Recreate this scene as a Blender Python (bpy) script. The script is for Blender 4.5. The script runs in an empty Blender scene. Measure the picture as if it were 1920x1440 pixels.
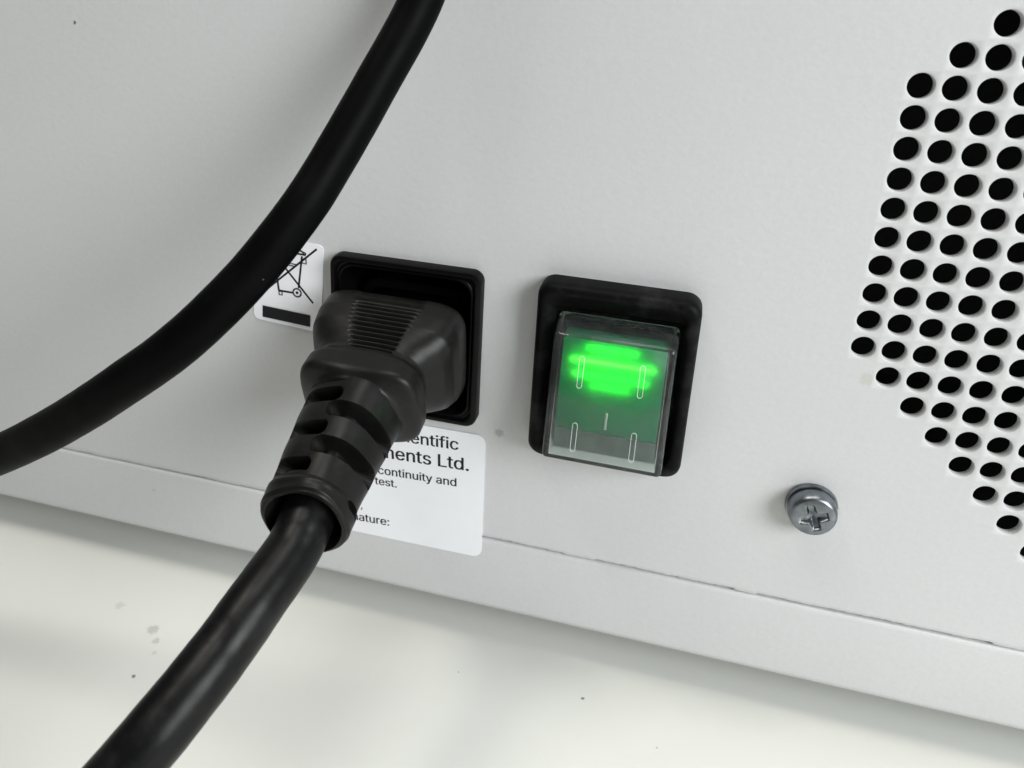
import bpy, bmesh, math, random
import numpy as np
from mathutils import Vector, Matrix

random.seed(7)
MM = 0.001
scene = bpy.context.scene
col = scene.collection

# ------------------------------------------------------------------ camera
cam_data = bpy.data.cameras.new('camera')
cam = bpy.data.objects.new('camera', cam_data)
col.objects.link(cam)
r_ = Vector((0.97052155, 0.23520176, 0.05261234))
u_ = Vector((-0.1239084, 0.29968632, 0.94595709))
f_ = Vector((-0.20672358, 0.92459085, -0.3199955))
cam.matrix_world = Matrix(((r_.x, u_.x, -f_.x, 12.7528 * MM),
                           (r_.y, u_.y, -f_.y, -107.1847 * MM),
                           (r_.z, u_.z, -f_.z, 114.2982 * MM),
                           (0, 0, 0, 1)))
cam_data.sensor_fit = 'HORIZONTAL'
cam_data.sensor_width = 36.0
cam_data.lens = 36.0 * 1442.298 / 1920.0
cam_data.shift_y = -270.0 / 1920.0
cam_data.clip_start = 0.005
cam_data.clip_end = 50.0
cam_data.dof.use_dof = True
cam_data.dof.focus_distance = 0.112
cam_data.dof.aperture_fstop = 40.0
scene.camera = cam

# ------------------------------------------------------------------ room light
world = bpy.data.worlds.new('World')
scene.world = world
world.use_nodes = True
bg = world.node_tree.nodes['Background']
bg.inputs['Color'].default_value = (0.93, 0.97, 1.0, 1)
bg.inputs['Strength'].default_value = 0.085


def area(name, loc, target, size, power, color):
    d = bpy.data.lights.new(name, 'AREA')
    d.shape = 'RECTANGLE'
    d.size, d.size_y = size
    d.energy = power
    d.color = color
    o = bpy.data.objects.new(name, d)
    col.objects.link(o)
    o.location = loc
    o.rotation_euler = (Vector(target) - Vector(loc)).to_track_quat('-Z', 'Y').to_euler()
    return o


area('window_light', (0.52, -0.36, 0.33), (0.03, 0, 0.06), (0.34, 0.34), 5.25, (0.97, 0.995, 1.0))
area('ceiling_light', (0.20, -0.14, 1.9), (0.05, -0.05, 0.06), (1.2, 0.6), 13.0, (1.0, 0.99, 0.95))
area('ceiling_light.001', (-0.55, -0.34, 1.45), (0, 0, 0.06), (0.40, 0.22), 6.2, (1.0, 0.94, 0.84))

vs = scene.view_settings
vs.view_transform = 'Standard'
vs.look = 'None'
vs.exposure = 0.0
vs.gamma = 1.0
vs.use_curve_mapping = False
scene.cycles.use_denoising = True
scene.cycles.max_bounces = 12
scene.cycles.transmission_bounces = 10
scene.cycles.transparent_max_bounces = 10
scene.cycles.sample_clamp_indirect = 6.0


# ------------------------------------------------------------------ materials
def new_mat(name):
    m = bpy.data.materials.new(name)
    m.use_nodes = True
    nt = m.node_tree
    return m, nt, nt.nodes['Principled BSDF']


def N(nt, kind, **kw):
    n = nt.nodes.new(kind)
    for k, v in kw.items():
        if k.startswith('_'):
            setattr(n, k[1:], v)
        else:
            n.inputs[k.replace('__', ' ')].default_value = v
    return n


def rgb(c):
    return (c[0], c[1], c[2], 1.0)


def coords(nt, scale=(1, 1, 1)):
    tc = N(nt, 'ShaderNodeTexCoord')
    mp = N(nt, 'ShaderNodeMapping')
    mp.inputs['Scale'].default_value = scale
    nt.links.new(tc.outputs['Object'], mp.inputs['Vector'])
    return mp.outputs['Vector']


def noise(nt, vec, scale, detail=3.0, rough=0.55):
    n = N(nt, 'ShaderNodeTexNoise', Scale=scale, Detail=detail, Roughness=rough)
    nt.links.new(vec, n.inputs['Vector'])
    return n.outputs['Fac']


def ramp(nt, fac, a, b, ca, cb):
    n = N(nt, 'ShaderNodeValToRGB')
    n.color_ramp.elements[0].position = a
    n.color_ramp.elements[1].position = b
    n.color_ramp.elements[0].color = rgb(ca)
    n.color_ramp.elements[1].color = rgb(cb)
    nt.links.new(fac, n.inputs['Fac'])
    return n.outputs['Color']


def mix(nt, fac, a, b):
    n = N(nt, 'ShaderNodeMix', _data_type='RGBA')
    if hasattr(fac, 'is_output'):
        nt.links.new(fac, n.inputs[0])
    else:
        n.inputs[0].default_value = fac
    for s, v in ((6, a), (7, b)):
        if hasattr(v, 'is_output'):
            nt.links.new(v, n.inputs[s])
        else:
            n.inputs[s].default_value = rgb(v)
    return n.outputs[2]


def bump(nt, bsdf, fac, strength, dist, chain=None):
    b = N(nt, 'ShaderNodeBump', Strength=strength, Distance=dist)
    nt.links.new(fac, b.inputs['Height'])
    if chain is not None:
        nt.links.new(chain, b.inputs['Normal'])
    nt.links.new(b.outputs['Normal'], bsdf.inputs['Normal'])
    return b.outputs['Normal']


def specks(nt, vec, base, spots):
    """small marks with their own place and ragged outline: (x, y, z, radius, colour, strength)"""
    wob = N(nt, 'ShaderNodeTexNoise', Scale=2200.0, Detail=4.0)
    nt.links.new(vec, wob.inputs['Vector'])
    out = base
    for (x, y, z, r, c, k) in spots:
        d = N(nt, 'ShaderNodeVectorMath', _operation='DISTANCE')
        nt.links.new(vec, d.inputs[0])
        d.inputs[1].default_value = (x * MM, y * MM, z * MM)
        a = N(nt, 'ShaderNodeMath', _operation='MULTIPLY_ADD')
        nt.links.new(wob.outputs['Fac'], a.inputs[0])
        a.inputs[1].default_value = -r * MM * 1.6
        nt.links.new(d.outputs['Value'], a.inputs[2])
        mr = N(nt, 'ShaderNodeMapRange')
        mr.inputs['From Min'].default_value = r * MM * 0.25
        mr.inputs['From Max'].default_value = -r * MM * 0.25
        mr.inputs['To Min'].default_value = 0.0
        mr.inputs['To Max'].default_value = k
        nt.links.new(a.outputs[0], mr.inputs['Value'])
        out = mix(nt, mr.outputs['Result'], out, c)
    return out


def make_paint():
    m, nt, b = new_mat('grey_powder_coat')
    v = coords(nt)
    big = noise(nt, v, 14.0, 3.0)
    c = ramp(nt, big, 0.3, 0.72, (0.578, 0.585, 0.594), (0.626, 0.632, 0.638))
    fine = noise(nt, v, 1300.0, 3.0, 0.7)
    c = mix(nt, ramp(nt, fine, 0.3, 0.7, (0.0, 0.0, 0.0), (0.30, 0.30, 0.30)), c, (0.50, 0.505, 0.505))
    c = specks(nt, v, c, [(-84.4, 0, 104.2, 0.35, (0.08, 0.08, 0.08), 0.9),
                          (-11.6, 0, 43.6, 0.9, (0.25, 0.25, 0.24), 0.55),
                          (41.6, 0, 63.2, 1.1, (0.48, 0.46, 0.40), 0.45),
                          (-79.5, 0, 17.0, 0.35, (0.35, 0.35, 0.35), 0.5)])
    nt.links.new(c, b.inputs['Base Color'])
    b.inputs['Roughness'].default_value = 0.46
    b.inputs['Specular IOR Level'].default_value = 0.35
    peel = noise(nt, coords(nt, (0.75, 1.0, 1.0)), 760.0, 2.0)
    n1 = bump(nt, b, peel, 0.22, 0.00016)
    bump(nt, b, fine, 0.3, 0.00005, n1)
    return m


def make_laminate():
    m, nt, b = new_mat('white_laminate')
    v = coords(nt)
    c = ramp(nt, noise(nt, v, 9.0, 4.0), 0.3, 0.7, (0.725, 0.735, 0.695), (0.745, 0.755, 0.715))
    c = mix(nt, ramp(nt, noise(nt, v, 260.0, 5.0), 0.5, 0.75, (0, 0, 0), (0.10, 0.10, 0.10)), c, (0.66, 0.655, 0.60))
    c = specks(nt, v, c, SMUDGES)
    nt.links.new(c, b.inputs['Base Color'])
    b.inputs['Roughness'].default_value = 0.42
    b.inputs['Specular IOR Level'].default_value = 0.3
    bump(nt, b, noise(nt, v, 420.0, 3.0), 0.12, 0.00008)
    return m


def make_black(name, base, rough, dusty=0.0, fine_scale=1400.0, spec=0.45, bstr=0.2):
    m, nt, b = new_mat(name)
    v = coords(nt)
    d = noise(nt, v, 160.0, 5.0, 0.65)
    c = mix(nt, ramp(nt, d, 0.5, 0.82, (0, 0, 0), (dusty, dusty, dusty)), base, (0.10, 0.10, 0.10))
    lint = noise(nt, v, 1250.0, 1.0)
    c = mix(nt, ramp(nt, lint, 0.845, 0.86, (0, 0, 0), (0.5, 0.5, 0.5)), c, (0.22, 0.22, 0.21))
    nt.links.new(c, b.inputs['Base Color'])
    rr = N(nt, 'ShaderNodeMapRange')
    nt.links.new(noise(nt, v, 240.0, 4.0), rr.inputs['Value'])
    rr.inputs['To Min'].default_value = rough - 0.1
    rr.inputs['To Max'].default_value = rough + 0.1
    nt.links.new(rr.outputs['Result'], b.inputs['Roughness'])
    b.inputs['Specular IOR Level'].default_value = spec
    bump(nt, b, noise(nt, v, fine_scale, 3.0), bstr, 0.00006)
    return m


def make_plain(name, base, rough=0.5, spec=0.4, metal=0.0, k=0.9):
    m, nt, b = new_mat(name)
    v = coords(nt)
    c = ramp(nt, noise(nt, v, 300.0, 3.0), 0.3, 0.7, tuple(x * k for x in base), base)
    nt.links.new(c, b.inputs['Base Color'])
    b.inputs['Roughness'].default_value = rough
    b.inputs['Specular IOR Level'].default_value = spec
    b.inputs['Metallic'].default_value = metal
    return m


def make_zinc():
    m, nt, b = new_mat('zinc_plated_steel')
    v = coords(nt)
    c = ramp(nt, noise(nt, v, 500.0, 4.0), 0.3, 0.75, (0.14, 0.155, 0.175), (0.30, 0.32, 0.34))
    nt.links.new(c, b.inputs['Base Color'])
    b.inputs['Metallic'].default_value = 1.0
    b.inputs['Roughness'].default_value = 0.34
    bump(nt, b, noise(nt, v, 900.0, 3.0), 0.25, 0.00005)
    return m


def make_clear(name, r0, r1, d0, d1):
    m, nt, b = new_mat(name)
    v = coords(nt)
    b.inputs['Base Color'].default_value = (0.80, 0.86, 0.83, 1)
    b.inputs['Transmission Weight'].default_value = 1.0
    b.inputs['IOR'].default_value = 1.33
    rr = N(nt, 'ShaderNodeMapRange')
    nt.links.new(noise(nt, v, 350.0, 4.0, 0.7), rr.inputs['Value'])
    rr.inputs['From Min'].default_value = 0.35
    rr.inputs['From Max'].default_value = 0.75
    rr.inputs['To Min'].default_value = r0
    rr.inputs['To Max'].default_value = r1
    nt.links.new(rr.outputs['Result'], b.inputs['Roughness'])
    # finely scratched, dusty skin
    dif = N(nt, 'ShaderNodeBsdfDiffuse')
    dif.inputs['Color'].default_value = (0.42, 0.46, 0.45, 1)
    fac = N(nt, 'ShaderNodeMapRange')
    nt.links.new(noise(nt, v, 420.0, 6.0, 0.75), fac.inputs['Value'])
    fac.inputs['From Min'].default_value = 0.35
    fac.inputs['From Max'].default_value = 0.8
    fac.inputs['To Min'].default_value = d0
    fac.inputs['To Max'].default_value = d1
    # finger wear: the end that gets pressed is hazier
    sp = N(nt, 'ShaderNodeSeparateXYZ')
    nt.links.new(v, sp.inputs[0])
    wear = N(nt, 'ShaderNodeMapRange')
    wear.inputs['From Min'].default_value = 0.0585
    wear.inputs['From Max'].default_value = 0.0500
    wear.inputs['To Min'].default_value = 0.5
    wear.inputs['To Max'].default_value = 0.7
    nt.links.new(sp.outputs['Z'], wear.inputs['Value'])
    wm = N(nt, 'ShaderNodeMath', _operation='MULTIPLY')
    nt.links.new(fac.outputs['Result'], wm.inputs[0])
    nt.links.new(wear.outputs['Result'], wm.inputs[1])
    mx = N(nt, 'ShaderNodeMixShader')
    nt.links.new(wm.outputs[0], mx.inputs[0])
    nt.links.new(b.outputs[0], mx.inputs[1])
    nt.links.new(dif.outputs[0], mx.inputs[2])
    nt.links.new(mx.outputs[0], nt.nodes['Material Output'].inputs['Surface'])
    return m


def make_glow():
    m, nt, b = new_mat('lit_green_lamp')
    b.inputs['Base Color'].default_value = (0.05, 0.5, 0.08, 1)
    b.inputs['Emission Color'].default_value = (0.80, 1.0, 0.10, 1)
    b.inputs['Emission Strength'].default_value = 14.0
    return m


SMUDGES = [(-71.9, -13.1, -2.5, 1.2, (0.34, 0.35, 0.34), 0.5),
           (-69.7, -15.2, -2.5, 0.8, (0.36, 0.37, 0.36), 0.45),
           (-68.3, -17.5, -2.5, 0.5, (0.42, 0.43, 0.42), 0.35),
           (-68.5, -22.6, -2.5, 0.42, (0.14, 0.13, 0.12), 0.9),
           (-81.5, -10.0, -2.5, 1.0, (0.42, 0.43, 0.42), 0.35),
           (6.9, -5.2, -2.5, 0.36, (0.16, 0.15, 0.14), 0.9),
           (20.0, -10.8, -2.5, 0.22, (0.35, 0.35, 0.32), 0.7),
           (-15.2, -6.1, -2.5, 0.25, (0.45, 0.45, 0.42), 0.6)]
PAINT = make_paint()
LAMINATE = make_laminate()
RUBBER = make_black('black_moulded_rubber', (0.0062, 0.0062, 0.0057), 0.38, 0.12, 1400.0, 0.22)
CABLE = make_black('black_cable_sheath', (0.003, 0.003, 0.0033), 0.38, 0.16, 700.0, 0.20, 0.35)
CABLE2 = make_black('matt_black_cable_sheath', (0.0015, 0.0015, 0.0017), 0.50, 0.015, 900.0, 0.045)
BEZEL = make_black('black_nylon', (0.0022, 0.0022, 0.0024), 0.50, 0.30, 1400.0, 0.09)
INLET = make_black('black_thermoplastic', (0.0022, 0.0022, 0.0022), 0.38, 0.03, 1400.0, 0.12)
DARK = make_plain('dark_interior', (0.012, 0.012, 0.012), 0.8, 0.1)
PAPER = make_plain('white_label_vinyl', (0.87, 0.88, 0.92), 0.38, 0.4, 0.0, 0.98)
INK = make_plain('black_printing_ink', (0.012, 0.011, 0.014), 0.55, 0.2)
ZINC = make_zinc()
CLEAR = make_clear('clear_polycarbonate', 0.03, 0.16, 0.04, 0.19)
FROST = make_clear('frosted_polycarbonate', 0.14, 0.26, 0.03, 0.08)
GLOW = make_glow()
def make_window():
    m, nt, b = new_mat('translucent_green_window')
    v = coords(nt)
    b.inputs['Base Color'].default_value = (0.004, 0.30, 0.20, 1)
    b.inputs['Roughness'].default_value = 0.35
    tr = N(nt, 'ShaderNodeBsdfTranslucent')
    c = ramp(nt, noise(nt, v, 380.0, 4.0, 0.65), 0.3, 0.7, (0.095, 0.64, 0.33), (0.115, 0.80, 0.41))
    nt.links.new(c, tr.inputs['Color'])
    mx = N(nt, 'ShaderNodeMixShader')
    mx.inputs[0].default_value = 0.6
    nt.links.new(b.outputs[0], mx.inputs[1])
    nt.links.new(tr.outputs[0], mx.inputs[2])
    nt.links.new(mx.outputs[0], nt.nodes['Material Output'].inputs['Surface'])
    return m


WINDOW = make_window()
SMOKY = make_plain('smoky_grey_plastic', (0.16, 0.20, 0.18), 0.5, 0.3, 0.0, 0.6)
GREEN = make_plain('green_translucent_plastic', (0.006, 0.20, 0.09), 0.45, 0.3)
MARK = make_plain('polished_mark_edges', (0.66, 0.74, 0.70), 0.25, 0.6)


# ------------------------------------------------------------------ mesh helpers (millimetres in, metres out)
def obj(name, verts, faces, material, parent=None, smooth=False):
    me = bpy.data.meshes.new(name)
    me.from_pydata([(v[0] * MM, v[1] * MM, v[2] * MM) for v in verts], [], faces)
    bm = bmesh.new()
    bm.from_mesh(me)
    bmesh.ops.recalc_face_normals(bm, faces=bm.faces)
    bm.to_mesh(me)
    bm.free()
    me.materials.append(material)
    if smooth:
        for p in me.polygons:
            p.use_smooth = True
    me.update()
    o = bpy.data.objects.new(name, me)
    col.objects.link(o)
    if parent:
        o.parent = parent
    return o


def auto_smooth(o, deg):
    """smooth shading with sharp edges marked by angle"""
    me = o.data
    bm = bmesh.new()
    bm.from_mesh(me)
    lim = math.radians(deg)
    for e in bm.edges:
        e.smooth = len(e.link_faces) == 2 and e.calc_face_angle(0) < lim
    for f in bm.faces:
        f.smooth = True
    bm.to_mesh(me)
    bm.free()


class Mesh:
    def __init__(self):
        self.v, self.f = [], []

    def quad(self, *pts):
        n = len(self.v)
        self.v += list(pts)
        self.f.append(tuple(range(n, n + len(pts))))

    def grid(self, rows, closed=True, cap0=False, cap1=False):
        n0 = len(self.v)
        nt = len(rows[0])
        for r in rows:
            self.v += [tuple(p) for p in r]
        for i in range(len(rows) - 1):
            for j in range(nt if closed else nt - 1):
                a = n0 + i * nt + j
                b = n0 + i * nt + (j + 1) % nt
                self.f.append((a, b, b + nt, a + nt))
        if cap0:
            self.f.append(tuple(range(n0, n0 + nt)))
        if cap1:
            k = n0 + (len(rows) - 1) * nt
            self.f.append(tuple(range(k, k + nt)))

    def build(self, name, material, parent=None, smooth=False):
        return obj(name, self.v, self.f, material, parent, smooth)


def round_rect(x0, x1, z0, z1, r, n=6):
    pts = []
    for cx, cz, a0 in ((x1 - r, z1 - r, 0), (x0 + r, z1 - r, 90), (x0 + r, z0 + r, 180), (x1 - r, z0 + r, 270)):
        for i in range(n + 1):
            a = math.radians(a0 + 90 * i / n)
            pts.append((cx + r * math.cos(a), cz + r * math.sin(a)))
    return pts


def rr_loops(loops, n=6):
    """loops: (x0, x1, z0, z1, corner radius, y)"""
    return [[(x, y, z) for x, z in round_rect(x0, x1, z0, z1, r, n)] for x0, x1, z0, z1, r, y in loops]


def inset(b, d):
    return (b[0] + d, b[1] - d, b[2] + d, b[3] - d)


def tube_points(ctrl, steps=14):
    """Catmull-Rom through control points"""
    P = [np.array(c, float) for c in ctrl]
    P = [2 * P[0] - P[1]] + P + [2 * P[-1] - P[-2]]
    out = []
    for i in range(1, len(P) - 2):
        a, b, c, d = P[i - 1:i + 3]
        for k in range(steps):
            t = k / steps
            out.append(0.5 * ((2 * b) + (-a + c) * t + (2 * a - 5 * b + 4 * c - d) * t * t + (-a + 3 * b - 3 * c + d) * t ** 3))
    out.append(P[-2])
    return out


def tube(name, ctrl, radius, material, parent=None, seg=40, steps=14, wob=0.0):
    pts = tube_points(ctrl, steps)
    rows = []
    up = np.array((0.3, -0.5, 0.8))
    for i, p in enumerate(pts):
        t = pts[min(i + 1, len(pts) - 1)] - pts[max(i - 1, 0)]
        t /= np.linalg.norm(t)
        a = up - t * (up @ t)
        a /= np.linalg.norm(a)
        up = a
        b = np.cross(t, a)
        rr = radius * (1 + wob * math.sin(i * 0.37) + wob * 0.6 * math.sin(i * 0.91 + 1.3))
        rows.append([p + rr * (math.cos(q) * a + math.sin(q) * b) for q in [2 * math.pi * k / seg for k in range(seg)]])
    m = Mesh()
    m.grid(rows, True, True, True)
    return m.build(name, material, parent, True)


def tag(o, label=None, cat=None, kind=None):
    if label:
        o['label'] = label
    if cat:
        o['category'] = cat
    if kind:
        o['kind'] = kind
    return o


def empty(name, loc):
    o = bpy.data.objects.new(name, None)
    o.empty_display_size = 0.01
    col.objects.link(o)
    o.location = [c * MM for c in loc]
    return o


def adopt(o, parent):
    """parent without moving: the meshes carry world coordinates"""
    o.parent = parent
    o.matrix_parent_inverse = Matrix.Translation(parent.location).inverted() if parent.type == 'EMPTY' else Matrix.Identity(4)


# ------------------------------------------------------------------ setting: the worktop
m = Mesh()
X0, X1, Y0, Y1 = -520, 520, -330, 420
m.grid(rr_loops([(X0, X1, Y0, Y1, 4, -30), (X0, X1, Y0, Y1, 4, -1), (X0 + .3, X1 - .3, Y0 + .3, Y1 - .3, 4, -.3), (X0 + 1, X1 - 1, Y0 + 1, Y1 - 1, 4, 0)]), True, True, True)
m.v = [(x, z, y - 2.5) for x, y, z in m.v]
worktop = m.build('worktop', LAMINATE)
tag(worktop, 'white laminate worktop with a few smudges under the grey case', 'worktop', 'structure')

# ------------------------------------------------------------------ instrument case
case = empty('instrument_case', (0, 0, 0))
tag(case, 'light grey metal instrument case with power inlet, lit green switch and round vent holes', 'instrument')

PITCH, HX, HZ, HR = 4.05, 40.25, 67.93, 1.62
COLS, SIDE, DIAG = 24, 10, 7
LEFT, RIGHT, TOP, SEAM = -172.0, 176.0, 215.0, 22.0
hx0, hx1 = HX - PITCH / 2, HX + PITCH * (COLS - 0.5)
hz0, hz1 = HZ - PITCH * (DIAG + 0.5), HZ + PITCH * (SIDE - 1 + DIAG + 0.5)
IN_OPEN = (-38.5, -16.9, 46.6, 70.1)


def jit(x, seed):
    s = seed * 17.3
    return (math.sin(x * 0.31 + s) * 0.4 + math.sin(x * 0.83 + 2 * s) * 0.3 + math.sin(x * 2.9 + 3 * s) * 0.25
            + math.sin(x * 7.1 + s) * 0.25)


def seam_gap(x):
    g = 0.30 + 0.0016 * (x + 10) + 0.10 * jit(x, 1) + 0.10 * (random.random() - 0.5)
    if math.sin(x * 0.47) + math.sin(x * 0.193 + 1.0) > 1.25:
        g *= 0.35
    return max(0.02, g)


m = Mesh()
xs = [LEFT, IN_OPEN[0], IN_OPEN[1], hx0, hx1, RIGHT]
zs = [SEAM + 1.2, hz0, IN_OPEN[2], IN_OPEN[3], hz1, TOP]
for i in range(5):
    for j in range(5):
        if i == 1 and j == 2:
            continue
        if i == 3 and 1 <= j <= 3:
            continue
        m.quad((xs[i], 0, zs[j]), (xs[i + 1], 0, zs[j]), (xs[i + 1], 0, zs[j + 1]), (xs[i], 0, zs[j + 1]))
# lower edge of the panel, slightly uneven under its paint
nx = 1100
rows = [[], [], [], []]
for i in range(nx + 1):
    x = LEFT + (RIGHT - LEFT) * i / nx
    e = SEAM + 0.07 + seam_gap(x)
    rows[0].append((x, 0, SEAM + 1.2))
    rows[1].append((x, 0, e + 0.16))
    rows[2].append((x, 0.14, e))
    rows[3].append((x, 1.2, e))
m.grid(rows, False)
# vent holes: square cells, each with a round opening, a softened lip and the sheet's thickness
SEG = 28
corner = [SEG // 8 + k * SEG // 4 for k in range(4)]
for k in range(COLS):
    kk = min(k, COLS - 1 - k)
    for r in range(-DIAG, SIDE + DIAG):
        cx, cz = HX + PITCH * k, HZ + PITCH * r
        h = PITCH / 2
        open_ = max(-kk, -DIAG) <= r <= min(SIDE - 1 + kk, SIDE - 1 + DIAG)
        if not open_:
            m.quad((cx - h, 0, cz - h), (cx + h, 0, cz - h), (cx + h, 0, cz + h), (cx - h, 0, cz + h))
            continue
        ring = []
        for a in range(SEG):
            t = 2 * math.pi * (a + 0.5) / SEG
            c, s = math.cos(t), math.sin(t)
            q = h / max(abs(c), abs(s))
            ring.append((c, s, q))
        rad = HR * (1 + 0.012 * math.sin(k * 3.1 + r * 5.7))
        rows = [[(cx + c * q, 0, cz + s * q) for c, s, q in ring],
                [(cx + c * (rad + .13), 0, cz + s * (rad + .13)) for c, s, q in ring],
                [(cx + c * (rad + .04), 0.05, cz + s * (rad + .04)) for c, s, q in ring],
                [(cx + c * rad, 0.16, cz + s * rad) for c, s, q in ring],
                [(cx + c * rad, 1.2, cz + s * rad) for c, s, q in ring]]
        m.grid(rows, True)
        for sx, sz in ((1, 1), (-1, 1), (-1, -1), (1, -1)):   # the cell's corners
            a = math.degrees(math.atan2(sz, sx)) % 360
            i0 = int((a / 360 * SEG - 0.5) // 1) % SEG
            p0, p1 = rows[0][i0], rows[0][(i0 + 1) % SEG]
            m.quad(p0, (cx + sx * h, 0, cz + sz * h), p1)
# back side of the sheet is not seen; walls of the inlet opening are covered by the inlet
panel = m.build('rear_panel', PAINT, case)
auto_smooth(panel, 50)
tag(panel, 'light grey powder coated rear panel with a grid of round holes')

m = Mesh()
rows = [[] for _ in range(8)]
for i in range(nx + 1):
    x = LEFT + (RIGHT - LEFT) * i / nx
    e = SEAM - 0.05 + 0.03 * jit(x, 2) + 0.02 * (random.random() - 0.5)
    prof = [(2.5, e), (0.35, e), (0.10, e - 0.06), (-0.06, e - 0.24), (-0.12, e - 0.8), (-0.12, 8.4), (0.05, 7.4), (0.9, 7.0)]
    for q, (y, z) in enumerate(prof):
        rows[q].append((x, y, z))
m.grid(rows, False)
m.quad((LEFT, 0.9, 7.0), (RIGHT, 0.9, 7.0), (RIGHT, 220, 7.0), (LEFT, 220, 7.0))
tray = m.build('base_tray', PAINT, case)
auto_smooth(tray, 60)
tag(tray, 'folded grey edge of the base tray below the dark seam')

# inner flange seen through the seam, shell, and a black box added to keep the vent holes dark
m = Mesh()
m.quad((LEFT, 2.6, 16), (RIGHT, 2.6, 16), (RIGHT, 2.6, 26), (LEFT, 2.6, 26))
m.build('seam_flange', PAINT, case)
m = Mesh()
for y0, z0, y1, z1 in ((0, TOP, 220, TOP), (220, TOP, 220, 7)):
    m.quad((LEFT, y0, z0), (RIGHT, y0, z0), (RIGHT, y1, z1), (LEFT, y1, z1))
for x in (LEFT, RIGHT):
    m.quad((x, 0, TOP), (x, 220, TOP), (x, 220, 7), (x, 0, 7))
m.build('case_shell', PAINT, case)
m = Mesh()
ib = (hx0 - 1, hx1 + 1, hz0 - 1, hz1 + 1)
m.grid(rr_loops([ib + (1, 1.22), ib + (1, 60)]), True, False, True)
m.build('dark_vent_box', DARK, case)
for fx in (-140, 144):
    for fy in (30, 190):
        m = Mesh()
        rows = []
        for rr, z in ((9, -2.5), (10, -1.9), (10.5, 7.05)):
            rows.append([(fx + rr * math.cos(a), fy + rr * math.sin(a), z) for a in [2 * math.pi * k / 32 for k in range(32)]])
        m.grid(rows, True, True, True)
        m.build('rubber_foot', RUBBER, case, True)

# ------------------------------------------------------------------ power inlet
B = (-40.25, -15.15, 44.85, 71.75)
m = Mesh()
m.grid(rr_loops([
    B + (1.8, 0.0), B + (1.8, -1.7), inset(B, 0.15) + (1.7, -2.05), inset(B, 0.5) + (1.5, -2.2),
    inset(B, 0.85) + (1.6, -2.2), inset(B, 0.95) + (1.9, -2.0), inset(B, 1.0) + (2.2, -1.55), inset(B, 1.22) + (2.4, -1.5), inset(B, 1.3) + (2.5, -1.75), inset(B, 1.45) + (2.6, -1.85),
    inset(B, 1.62) + (2.6, -1.8), inset(B, 1.78) + (2.6, -1.5), inset(B, 1.85) + (2.5, -0.9), inset(B, 1.9) + (2.5, 9.0)], 8), True, False, True)
inlet = m.build('power_inlet', INLET, case)
auto_smooth(inlet, 40)
tag(inlet, 'black square mains inlet frame with a deep recess')
m = Mesh()   # insulated body inside the recess that takes the plug
W = (-39.0 + 2.0, -18.4, 50.5, 66.5)
m.grid(rr_loops([W + (3, 8.95), W + (3, 3.0), inset(W, .3) + (3, 2.7), inset(W, 1.2) + (2.5, 2.7), inset(W, 1.3) + (2.5, 8.0)], 6), True, False, True)
m.build('socket_core', INLET, inlet)

# ------------------------------------------------------------------ rocker switch
S = (-6.15, 17.75, 43.25, 72.7)
OP = (-3.25, 15.4, 45.9, 68.9)
m = Mesh()
m.grid(rr_loops([
    S + (2.3, 0.0), S + (2.3, -2.7), inset(S, 0.12) + (2.3, -3.4), inset(S, 0.45) + (2.2, -3.95), inset(S, 0.95) + (2.0, -4.2),
    inset(S, 1.5) + (1.8, -4.15), inset(S, 1.9) + (1.7, -3.8), (OP[0] - .3, OP[1] + .3, OP[2] - .2, OP[3] + .3, 1.0, -3.2),
    OP + (0.8, -2.8), OP + (0.8, -0.4)], 8), True, False, True)
switch = m.build('power_switch', BEZEL, case)
auto_smooth(switch, 35)
tag(switch, 'black rectangular switch frame around the lit green rocker')


def wedge(x0, x1, yb, yt, yf, zt0, zt1, zb0, zb1, draft=0.25):
    """corner points: back yb; front top edge at (yt, zt1), front bottom edge at (yf, zb1)"""
    return [(x0, yb, zb0), (x1, yb, zb0), (x1, yb, zt0), (x0, yb, zt0),
            (x0 + draft, yf, zb1), (x1 - draft, yf, zb1), (x1 - draft, yt, zt1), (x0 + draft, yt, zt1)]


BOX = [(0, 1, 2, 3), (4, 5, 6, 7), (0, 1, 5, 4), (1, 2, 6, 5), (2, 3, 7, 6), (3, 0, 4, 7)]


def bevelled(verts, faces, width, seg):
    bm = bmesh.new()
    vv = [bm.verts.new(v) for v in verts]
    for f in faces:
        bm.faces.new([vv[i] for i in f])
    bmesh.ops.recalc_face_normals(bm, faces=bm.faces)
    bmesh.ops.bevel(bm, geom=list(bm.edges), offset=width, segments=seg, profile=0.5, affect='EDGES')
    bm.verts.index_update()
    out = [tuple(v.co) for v in bm.verts], [tuple(v.index for v in f.verts) for f in bm.faces]
    bm.free()
    return out


def build_shell(name, outer, inner, material, parent):
    """hollow clear cap: outer skin plus an inner skin facing the cavity"""
    me = bpy.data.meshes.new(name)
    bm = bmesh.new()
    for (v, f), flip in ((outer, False), (inner, True)):
        slot = int(flip)
        vv = [bm.verts.new([c * MM for c in p]) for p in v]
        ff = [bm.faces.new([vv[i] for i in q]) for q in f]
        bmesh.ops.recalc_face_normals(bm, faces=ff)
        if flip:
            bmesh.ops.reverse_faces(bm, faces=ff)
        for q in ff:
            q.material_index = slot
    bm.to_mesh(me)
    bm.free()
    me.materials.append(material)
    me.materials.append(FROST)
    o = bpy.data.objects.new(name, me)
    col.objects.link(o)
    o.parent = parent
    auto_smooth(o, 50)
    return o


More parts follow.
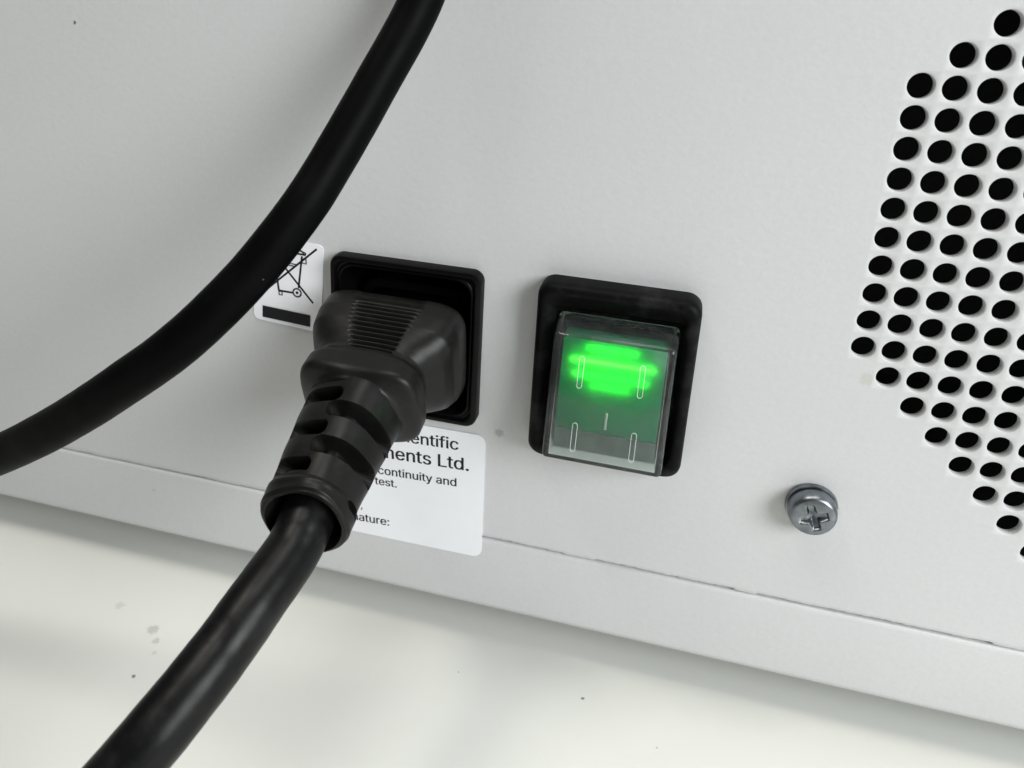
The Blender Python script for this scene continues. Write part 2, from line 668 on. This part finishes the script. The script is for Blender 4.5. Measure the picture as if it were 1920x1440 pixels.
RX0, RX1 = -2.95, 15.1
outer = bevelled(wedge(RX0, RX1, -0.9, -6.6, -10.2, 67.6, 66.2, 46.2, 47.4), BOX, 0.7, 4)
inner = bevelled(wedge(RX0 + 0.95, RX1 - 0.95, -1.3, -5.6, -9.3, 66.8, 65.35, 46.8, 47.8), BOX, 0.08, 1)
rocker = build_shell('rocker', outer, inner, CLEAR, switch)
tag(rocker, 'clear plastic rocker glowing green in its upper half')


def face_y(z, off=0.0):
    t = (66.2 - z) / (66.2 - 47.4)
    return -6.6 - 3.6 * t - off


# green lamp housing inside the rocker: back, three walls, a lamp tube and a ribbed translucent window
def carrier_y(z):
    return -7.45 + (z - 51.5) / (65.2 - 51.5) * 2.8


def slab(name, x0, x1, z0, z1, front, thick, material):
    """sheet that follows the slope of the rocker's face"""
    pts = []
    for off in (front + thick, front):
        pts += [(x0, carrier_y(z0) + off, z0), (x1, carrier_y(z0) + off, z0), (x1, carrier_y(z1) + off, z1), (x0, carrier_y(z1) + off, z1)]
    vv, ff = bevelled(pts, BOX, 0.08, 1)
    return obj(name, vv, ff, material, switch)


slab('rocker_core', -1.5, 13.7, 48.3, 51.35, -0.05, 3.0, SMOKY)
slab('lamp_window', -1.5, 13.7, 51.4, 64.9, 0.0, 0.35, WINDOW)
slab('housing_wall', -1.14, 13.34, 64.55, 64.9, 0.36, 2.3, GREEN)
slab('housing_wall', -1.5, -1.15, 51.4, 64.9, 0.36, 2.3, GREEN)
slab('housing_wall', 13.35, 13.7, 51.4, 64.9, 0.36, 2.3, GREEN)
slab('housing_wall', -1.14, 13.34, 51.4, 51.75, 0.36, 2.3, GREEN)
slab('housing_back', -1.5, 13.7, 51.4, 64.9, 2.67, 0.3, GREEN)
def lamp_tube(zc, x0, x1, rad, back):
    rows_ = []
    n = 16
    for i in range(n + 1):
        a = math.pi * i / n
        x = x0 + rad * (1 - math.cos(a)) if i <= n / 2 else x1 - rad * (1 + math.cos(a))
        rr = max(rad * math.sin(a), 0.02)
        rows_.append([(x, carrier_y(zc) + back + rr * math.sin(t), zc + rr * math.cos(t)) for t in [2 * math.pi * q / 16 for q in range(16)]])
    mm = Mesh()
    mm.grid(rows_, True, True, True)
    return mm.build('lamp', GLOW, switch, True)


lamp_tube(63.9, 1.9, 9.8, 0.36, 0.75)
lamp_tube(61.85, -0.3, 12.4, 0.42, 0.75)
lamp_tube(59.75, 0.2, 11.6, 0.40, 0.75)
lamp_tube(58.2, 3.0, 9.0, 0.28, 0.8)
# small pale rib standing in for a highlight below the lamp
v, f = bevelled([(5.8, -7.25, 52.2), (6.3, -7.25, 52.2), (6.3, -6.75, 54.8), (5.8, -6.75, 54.8),
                 (5.9, -7.75, 52.4), (6.2, -7.75, 52.4), (6.2, -7.2, 54.6), (5.9, -7.2, 54.6)], BOX, 0.1, 2)
obj('highlight_rib', v, f, MARK, switch)


def stadium_mark(x, z0, z1, lean):
    """raised outline of a short upright bar on the rocker's face"""
    w, st = 0.36, 0.042
    path = []
    n = 10
    for i in range(n + 1):
        a = math.pi * i / n
        path.append((w * math.cos(a), z1 - w + w * math.sin(a)))
    for i in range(n + 1):
        a = math.pi + math.pi * i / n
        path.append((w * math.cos(a), z0 + w + w * math.sin(a)))
    rows = []
    for i, (a, z) in enumerate(path):
        b, zb = path[(i + 1) % len(path)]
        c, zc = path[i - 1]
        tx, tz = b - c, zb - zc
        L = math.hypot(tx, tz) or 1
        nx_, nz_ = tz / L, -tx / L
        sec = []
        for q in range(6):
            an = 2 * math.pi * q / 6
            sec.append((x + lean * (z - z0) + a + nx_ * st * math.cos(an), face_y(z) - 0.03 + 0.07 * math.sin(an), z + nz_ * st * math.cos(an)))
        rows.append(sec)
    rows.append(rows[0])
    mm = Mesh()
    mm.grid(rows, True)
    mm.build('bar_mark', MARK, switch, True)


stadium_mark(1.75, 58.7, 63.4, 0.0)
stadium_mark(10.5, 58.7, 63.4, 0.0)
stadium_mark(1.8, 49.2, 53.5, 0.0)
stadium_mark(10.4, 49.2, 53.5, 0.0)

# ------------------------------------------------------------------ stickers
def flat(name, pts, y, thick, material, parent, rot=0.0, pivot=(0, 0)):
    c, s = math.cos(rot), math.sin(rot)
    q = [(pivot[0] + (x - pivot[0]) * c - (z - pivot[1]) * s, pivot[1] + (x - pivot[0]) * s + (z - pivot[1]) * c) for x, z in pts]
    mm = Mesh()
    mm.grid([[(x, y + thick, z) for x, z in q], [(x, y, z) for x, z in q]], True, False, True)
    return mm.build(name, material, parent)


LB = (-44.6, -13.65, 17.85, 42.45)
label = flat('test_label', round_rect(*LB, 1.7, 8), -0.20, 0.16, PAPER, case, math.radians(0.5), (-25, 30))
tag(label, 'white test label with black lettering below the inlet')


import os
FONT = None
_fp = os.path.join(bpy.utils.system_resource('DATAFILES'), 'fonts', 'Inter.woff2')
try:
    FONT = bpy.data.fonts.load(_fp)      # the sans serif that ships with Blender
except RuntimeError:
    FONT = None


def text_mesh(s):
    cu = bpy.data.curves.new('lettering', 'FONT')
    cu.body = s
    cu.size = 1.0
    cu.resolution_u = 4
    cu.font = FONT or cu.font
    o = bpy.data.objects.new('lettering', cu)
    col.objects.link(o)
    dg = bpy.context.evaluated_depsgraph_get()
    me = bpy.data.meshes.new_from_object(o.evaluated_get(dg))
    bpy.data.objects.remove(o)
    v = [(p.co.x, p.co.y) for p in me.vertices]
    f = [tuple(p.vertices) for p in me.polygons]
    bpy.data.meshes.remove(me)
    return v, f


def lettering(full, seen, p0, p1, parent, squeeze=1.0):
    """the visible ending of a line runs from p0 to p1 along its baseline"""
    v, f = text_mesh(full)
    vs_, _ = text_mesh(seen)
    wide = max(a for a, b in vs_) - min(a for a, b in vs_)
    L = math.hypot(p1[0] - p0[0], p1[1] - p0[1])
    k = L / wide
    xr = max(a for a, b in v)
    ang = math.radians(2.2)
    c, s = math.cos(ang), math.sin(ang)
    out, faces = [], []
    for i, dx in enumerate((-0.008, 0.008, 0.022)):      # slightly spread ink
        n0 = len(out)
        for a, b in v:
            x, z = (a + dx - 0.022 - xr) * k, b * k * squeeze
            out.append((p1[0] + x * c - z * s, -0.222 - 0.003 * i, p1[1] + x * s + z * c))
        faces += [tuple(q + n0 for q in t) for t in f]
    return obj('lettering', out, faces, INK, parent)


lettering('Scientific', 'entific', (-26.76, 38.62), (-18.34, 38.95), label)
lettering('Instruments Ltd.', 'ents Ltd.', (-29.48, 34.68), (-16.39, 35.23), label)
lettering('continuity and', 'continuity and', (-32.81, 31.2), (-18.48, 31.68), label)
lettering('test.', 'test.', (-33.4, 28.8), (-29.35, 28.98), label)
lettering('Signature:', 'ature:', (-36.5, 20.21), (-30.73, 20.55), label)
flat('ink_mark', [(-36.25, 22.7), (-36.05, 22.75), (-35.85, 23.3), (-36.05, 23.25)], -0.225, 0.02, INK, label)

wl = flat('disposal_label', round_rect(-55.0, -42.55, 57.0, 72.6, 1.0, 8), -0.18, 0.14, PAPER, case, math.radians(-3.6), (-48.7, 64.8))
tag(wl, 'small white label with a crossed out wheeled bin')


def stroke(pts, w, parent, closed=False):
    mm = Mesh()
    L, R = [], []
    n = len(pts)
    for i, (x, z) in enumerate(pts):
        a = pts[(i - 1) % n] if (closed or i > 0) else pts[i]
        b = pts[(i + 1) % n] if (closed or i < n - 1) else pts[i]
        tx, tz = b[0] - a[0], b[1] - a[1]
        k = math.hypot(tx, tz) or 1
        nx_, nz_ = -tz / k * w / 2, tx / k * w / 2
        L.append((x + nx_, STROKE_Y[0], z + nz_))
        R.append((x - nx_, STROKE_Y[0], z - nz_))
    for i in range(n if closed else n - 1):
        j = (i + 1) % n
        mm.quad(L[i], L[j], R[j], R[i])
    STROKE_Y[0] -= 0.004
    return mm


STROKE_Y = [-0.20]
icon = Mesh()


def add(mm):
    n = len(icon.v)
    icon.v += mm.v
    icon.f += [tuple(i + n for i in q) for q in mm.f]


def circ(cx, cz, r, n=28):
    return [(cx + r * math.cos(2 * math.pi * i / n), cz + r * math.sin(2 * math.pi * i / n)) for i in range(n)]


w = 0.34
add(stroke([(-53.6, 62.35), (-43.34, 71.5)], w, None))
add(stroke([(-53.2, 72.2), (-44.31, 61.84)], w, None))
add(stroke([(-46.02, 69.9), (-46.84, 64.2)], w, None))
add(stroke([(-51.1, 69.95), (-50.47, 63.19)], w, None))
add(stroke([(-50.5, 63.25), (-47.95, 63.2)], w, None))
add(stroke(circ(-47.14, 63.31, 0.72), 0.27, None, True))
add(stroke(circ(-47.14, 63.31, 0.13), 0.26, None, True))
add(stroke([(-50.45, 63.1), (-50.45, 62.5), (-49.9, 62.5), (-49.9, 63.1)], 0.24, None, True))
add(stroke([(-51.6, 70.35), (-45.35, 70.22)], w, None))
add(stroke([(-51.5, 70.5), (-50.3, 71.15), (-48.4, 71.45), (-46.9, 71.15), (-45.7, 70.6)], 0.28, None))
add(stroke(circ(-45.54, 70.37, 0.22), 0.22, None, True))
add(stroke([(-46.0, 69.5), (-45.3, 69.5), (-45.27, 68.67), (-46.0, 68.75)], 0.24, None, True))
add(stroke([(-49.4, 68.5), (-47.0, 68.3)], 0.2, None))
add(stroke([(-49.4, 68.1), (-47.2, 67.95)], 0.2, None))
add(stroke([(-53.69, 59.02), (-44.91, 58.51)], 2.13, None))
icon.build('bin_symbol', INK, wl)

# ------------------------------------------------------------------ panel screw with spring washer
SX, SZ = 37.75, 41.0
m = Mesh()
rows = []
for i in range(45):
    a = math.radians(8 + 344 * i / 44)
    yy = -0.35 - 0.35 * i / 44
    rows.append([(SX + rr * math.cos(a), y + yy + .35, SZ + rr * math.sin(a)) for rr, y in ((2.3, -0.02), (3.75, -0.02), (3.85, -0.25), (3.75, -0.8), (2.3, -0.8))])
m.grid(rows, True, True, True)
washer_v, washer_f = m.v, m.f
m = Mesh()
rows = []
NA = 96
rot = math.radians(22)
prof = [(3.3, -0.95), (3.52, -1.15), (3.55, -1.5), (3.52, -2.2), (3.42, -2.7), (3.22, -3.05), (2.95, -3.28)]
for rr, y in prof:
    rows.append([(SX + rr * math.cos(a), y, SZ + rr * math.sin(a)) for a in [2 * math.pi * k / NA for k in range(NA)]])
for i in range(1, 36):
    rr = 2.95 * (1 - i / 35.5)
    row = []
    for k in range(NA):
        a = 2 * math.pi * k / NA
        dome = -3.28 - 0.42 * (1 - (rr / 2.95) ** 2)
        p, q = rr * math.cos(a - rot), rr * math.sin(a - rot)
        half = 0.62
        d1 = min(half - abs(p), 2.15 - abs(q))
        d2 = min(half - abs(q), 2.15 - abs(p))
        d3 = 0.95 - rr
        d = max(d1, d2, d3)
        depth = 0.0
        if d > -0.08:
            depth = min(1.0, (d + 0.08) / 0.30) * (0.35 + 0.95 * (1 - rr / 2.2))
        row.append((SX + rr * math.cos(a), dome + depth, SZ + rr * math.sin(a)))
    rows.append(row)
m.grid(rows, True, True, True)
screw = m.build('panel_screw', ZINC, case)
auto_smooth(screw, 45)
tag(screw, 'zinc plated pan head screw with a cross recess')
o = obj('spring_washer', washer_v, washer_f, ZINC, screw)
auto_smooth(o, 40)

# ------------------------------------------------------------------ mains cord: plug, strain relief and cable
cord = empty('power_cord', (-28.5, -5, 0))
tag(cord, 'thick black mains cord with its moulded plug pushed into the inlet', 'power cord')

AY = np.array([-4.0, 0.0, 5.0, 16.0, 26.0, 34.0, 38.0])
AZ = np.array([58.9, 58.85, 58.5, 55.9, 52.4, 48.9, 47.0])
AX = np.array([-28.3, -28.3, -28.35, -28.4, -28.35, -28.2, -28.0])
cz_ = np.polyfit(AY, AZ, 3)
cx_ = np.polyfit(AY, AX, 3)


def frame(s):
    c = np.array((np.polyval(cx_, s), -s, np.polyval(cz_, s)))
    t = np.array((np.polyval(np.polyder(cx_), s), -1.0, np.polyval(np.polyder(cz_), s)))
    t /= np.linalg.norm(t)
    uu = np.array((1.0, 0, 0))
    uu -= t * (uu @ t)
    uu /= np.linalg.norm(uu)
    vv = np.cross(uu, t)
    if vv[2] < 0:
        vv = -vv
    return c, uu, vv


def smooth_step(a, b, x):
    t = min(1, max(0, (x - a) / (b - a)))
    return t * t * (3 - 2 * t)


SEC = [  # s, half width, half height, exponent
    (2.9, 9.6, 6.6, 3.4), (3.0, 11.25, 8.2, 4.6), (3.25, 11.6, 8.65, 5.4), (3.8, 11.7, 8.8, 5.4), (6.5, 11.7, 8.6, 5.0), (8.8, 11.3, 8.1, 4.5),
    (10.4, 10.4, 7.6, 3.6), (11.8, 9.1, 7.2, 3.2), (12.8, 8.35, 7.0, 3.0), (13.5, 8.35, 7.05, 3.0), (14.1, 8.8, 7.25, 3.4), (14.6, 9.0, 7.4, 3.8),
    (16.9, 9.0, 7.4, 3.8), (17.5, 8.75, 7.2, 3.4), (17.9, 8.0, 7.0, 2.6), (18.25, 6.95, 6.75, 2.2), (18.8, 6.65, 6.65, 2.1)]
SA = np.array(SEC)


def section(s):
    return [float(np.interp(s, SA[:, 0], SA[:, k])) for k in (1, 2, 3)]


def sec_smooth(s):
    acc = np.zeros(3)
    for d in (-0.22, -0.1, 0, 0.1, 0.22):
        acc += np.array(section(min(max(s + d * min(1, (s - 2.9) / 0.6), 2.9), 18.8)))
    return acc / 5


m = Mesh()
rows = []
NT = 144
svals = [2.9, 2.95, 3.0, 3.1, 3.2, 3.35, 3.6, 4.0, 4.6, 5.2] + [5.4 + 0.09 * i for i in range(96)] + [14.0 + 0.2 * i for i in range(25)]
rows.append([frame(-2.5)[0] + frame(-2.5)[1] * 9.3 * math.copysign(abs(math.sin(q)) ** 0.66, math.sin(q)) + frame(-2.5)[2] * 6.3 * math.copysign(abs(math.cos(q)) ** 0.66, math.cos(q)) for q in [2 * math.pi * k / NT for k in range(NT)]])
for s in svals:
    c, uu, vv = frame(s)
    hw, hh, ex = sec_smooth(s)
    row = []
    for k in range(NT):
        q = 2 * math.pi * k / NT
        sn, cs = math.sin(q), math.cos(q)
        pu = hw * math.copysign(abs(sn) ** (2 / ex), sn)
        pv = hh * math.copysign(abs(cs) ** (2 / ex), cs)
        if cs > 0:
            # sunken grip field on top with cross ridges
            ul = -4.6 + 0.31 * (s - 5.5)
            ur = 4.7 - 0.13 * (s - 5.5)
            edge = smooth_step(ul - 0.35, ul + 0.1, pu) * (1 - smooth_step(ur - 0.1, ur + 0.35, pu))
            field = edge * smooth_step(5.9, 6.2, s) * (1 - smooth_step(13.2, 13.5, s))
            ph = (s - 6.1) / 0.72 + 0.012 * pu * pu / 3
            rid = 0.5 - 0.5 * math.cos(2 * math.pi * ph)
            pv -= field * 0.9 * (1 - rid) ** 1.3
            # lowered land between the ridges and the plug's face
            pv -= 0.30 * edge * (1 - smooth_step(5.2, 5.6, s)) * smooth_step(3.0, 3.4, s)
        row.append(c + uu * pu + vv * pv)
    rows.append(row)
m.grid(rows, True, True, True)
plug = m.build('plug', RUBBER, None, True)
adopt(plug, cord)
tag(plug, 'black moulded plug body with a ridged grip')

# strain relief: hollow sleeve with slots cut in turn on its two sides
S0, S1 = 18.3, 36.2
BR = math.radians(24)
slots = []
for s in (20.8, 25.5, 30.4):
    slots.append((s, math.radians(-31), math.radians(32), 1.0))
for s in (22.9, 27.7):
    slots.append((s, math.radians(50), math.radians(60), 1.05))
slots.append((32.7, math.radians(92), math.radians(20), 0.85))
for s in (20.8, 25.5, 30.4):
    slots.append((s, math.radians(150), math.radians(32), 1.0))
for s in (22.9, 27.7):
    slots.append((s, math.radians(-130), math.radians(60), 1.05))


def ring_point(s, q, rad):
    # the sleeve's mouth is cut on the slant: shorter on top
    c, uu, vv = frame(s - 1.35 * (1 + math.cos(q - 0.25)) * smooth_step(31.0, S1, s))
    return c + (uu * math.sin(q) + vv * math.cos(q)) * rad


def relief_radius(s, q):
    base = 6.75 - 1.25 * min(1.0, (s - 18.3) / 14.0)
    base -= 0.04 * math.cos(2 * math.pi * (s - 20.8) / 4.75)
    base += 0.24 * smooth_step(31.6, 32.6, s)             # end collar
    base -= 0.30 * smooth_step(35.6, 36.2, s)
    squar = 1 + 0.045 * math.cos(4 * (q - BR - math.radians(45))) * -1
    base *= squar
    cut = 0.0
    for sc, qc, hq, hs in slots:
        dq = (q - qc + math.pi) % (2 * math.pi) - math.pi
        du = (hq - abs(dq)) * base          # mm inside the slot along the girth
        ds = hs - abs(s - sc)
        # rounded slot ends
        if du < hs:
            d = hs - math.hypot(hs - du, s - sc)
        else:
            d = ds
        cut = max(cut, smooth_step(-0.05, 0.09, d))
    return base - 3.1 * cut


m = Mesh()
rows = []
NT = 240
n = int((S1 - S0) / 0.075)
for i in range(n + 1):
    s = S0 + (S1 - S0) * i / n
    rows.append([ring_point(s, q, relief_radius(s, q)) for q in [2 * math.pi * k / NT for k in range(NT)]])
rows.append([ring_point(S1 + 0.12, q, relief_radius(S1, q) - 0.35) for q in [2 * math.pi * k / NT for k in range(NT)]])
for rad, s in ((5.0, S1 + 0.12), (4.85, S1 - 0.15), (4.75, S1 - 5.5)):
    rows.append([ring_point(s, q, rad) for q in [2 * math.pi * k / NT for k in range(NT)]])
m.grid(rows, True, True, True)
relief = m.build('strain_relief', RUBBER, None, True)
auto_smooth(relief, 42)
adopt(relief, cord)
tag(relief, 'slotted black strain relief sleeve behind the plug')

cable = tube('cable', [(-28.3, -30.0, 50.0), (-28.3, -33.5, 48.2), (-28.5, -37.2, 46.1), (-29.7, -43.5, 43.8), (-31.0, -48, 41.4), (-32.5, -53, 39.2), (-34.9, -58, 36.0),
                       (-38.8, -63, 31.0), (-44.2, -66, 24.6), (-51, -67, 16), (-60, -66, 7.5), (-75, -63, 1.9), (-100, -58, 1.05), (-150, -50, 1.05), (-210, -52, 1.05), (-270, -70, 1.05)],
             3.5, CABLE, None, 48, 16, 0.004)
adopt(cable, cord)

# ------------------------------------------------------------------ second cable hanging in front of the panel
loop = tube('hanging_cable', [(-14.0, -6.0, 160), (-17.0, -5.5, 140), (-20.3, -5.9, 123), (-23.35, -7.6, 111.4), (-27.3, -14.0, 100.3), (-30.9, -20.2, 90.7), (-33.0, -24.2, 85.6), (-37.0, -28.4, 79.0),
                              (-41.4, -32.0, 73.4), (-45.9, -34.0, 68.9), (-51.6, -34.9, 64.3), (-58.2, -34.9, 59.2), (-66.5, -34.2, 53.3), (-77, -32.8, 46.6), (-91, -31.5, 38.8), (-120, -32, 28), (-150, -40, 8), (-180, -48, 0.4), (-240, -60, 0.4)],
            2.86, CABLE2, None, 48, 16, 0.003)
tag(loop, 'thin matt black cable curving across the panel above the plug', 'cable')
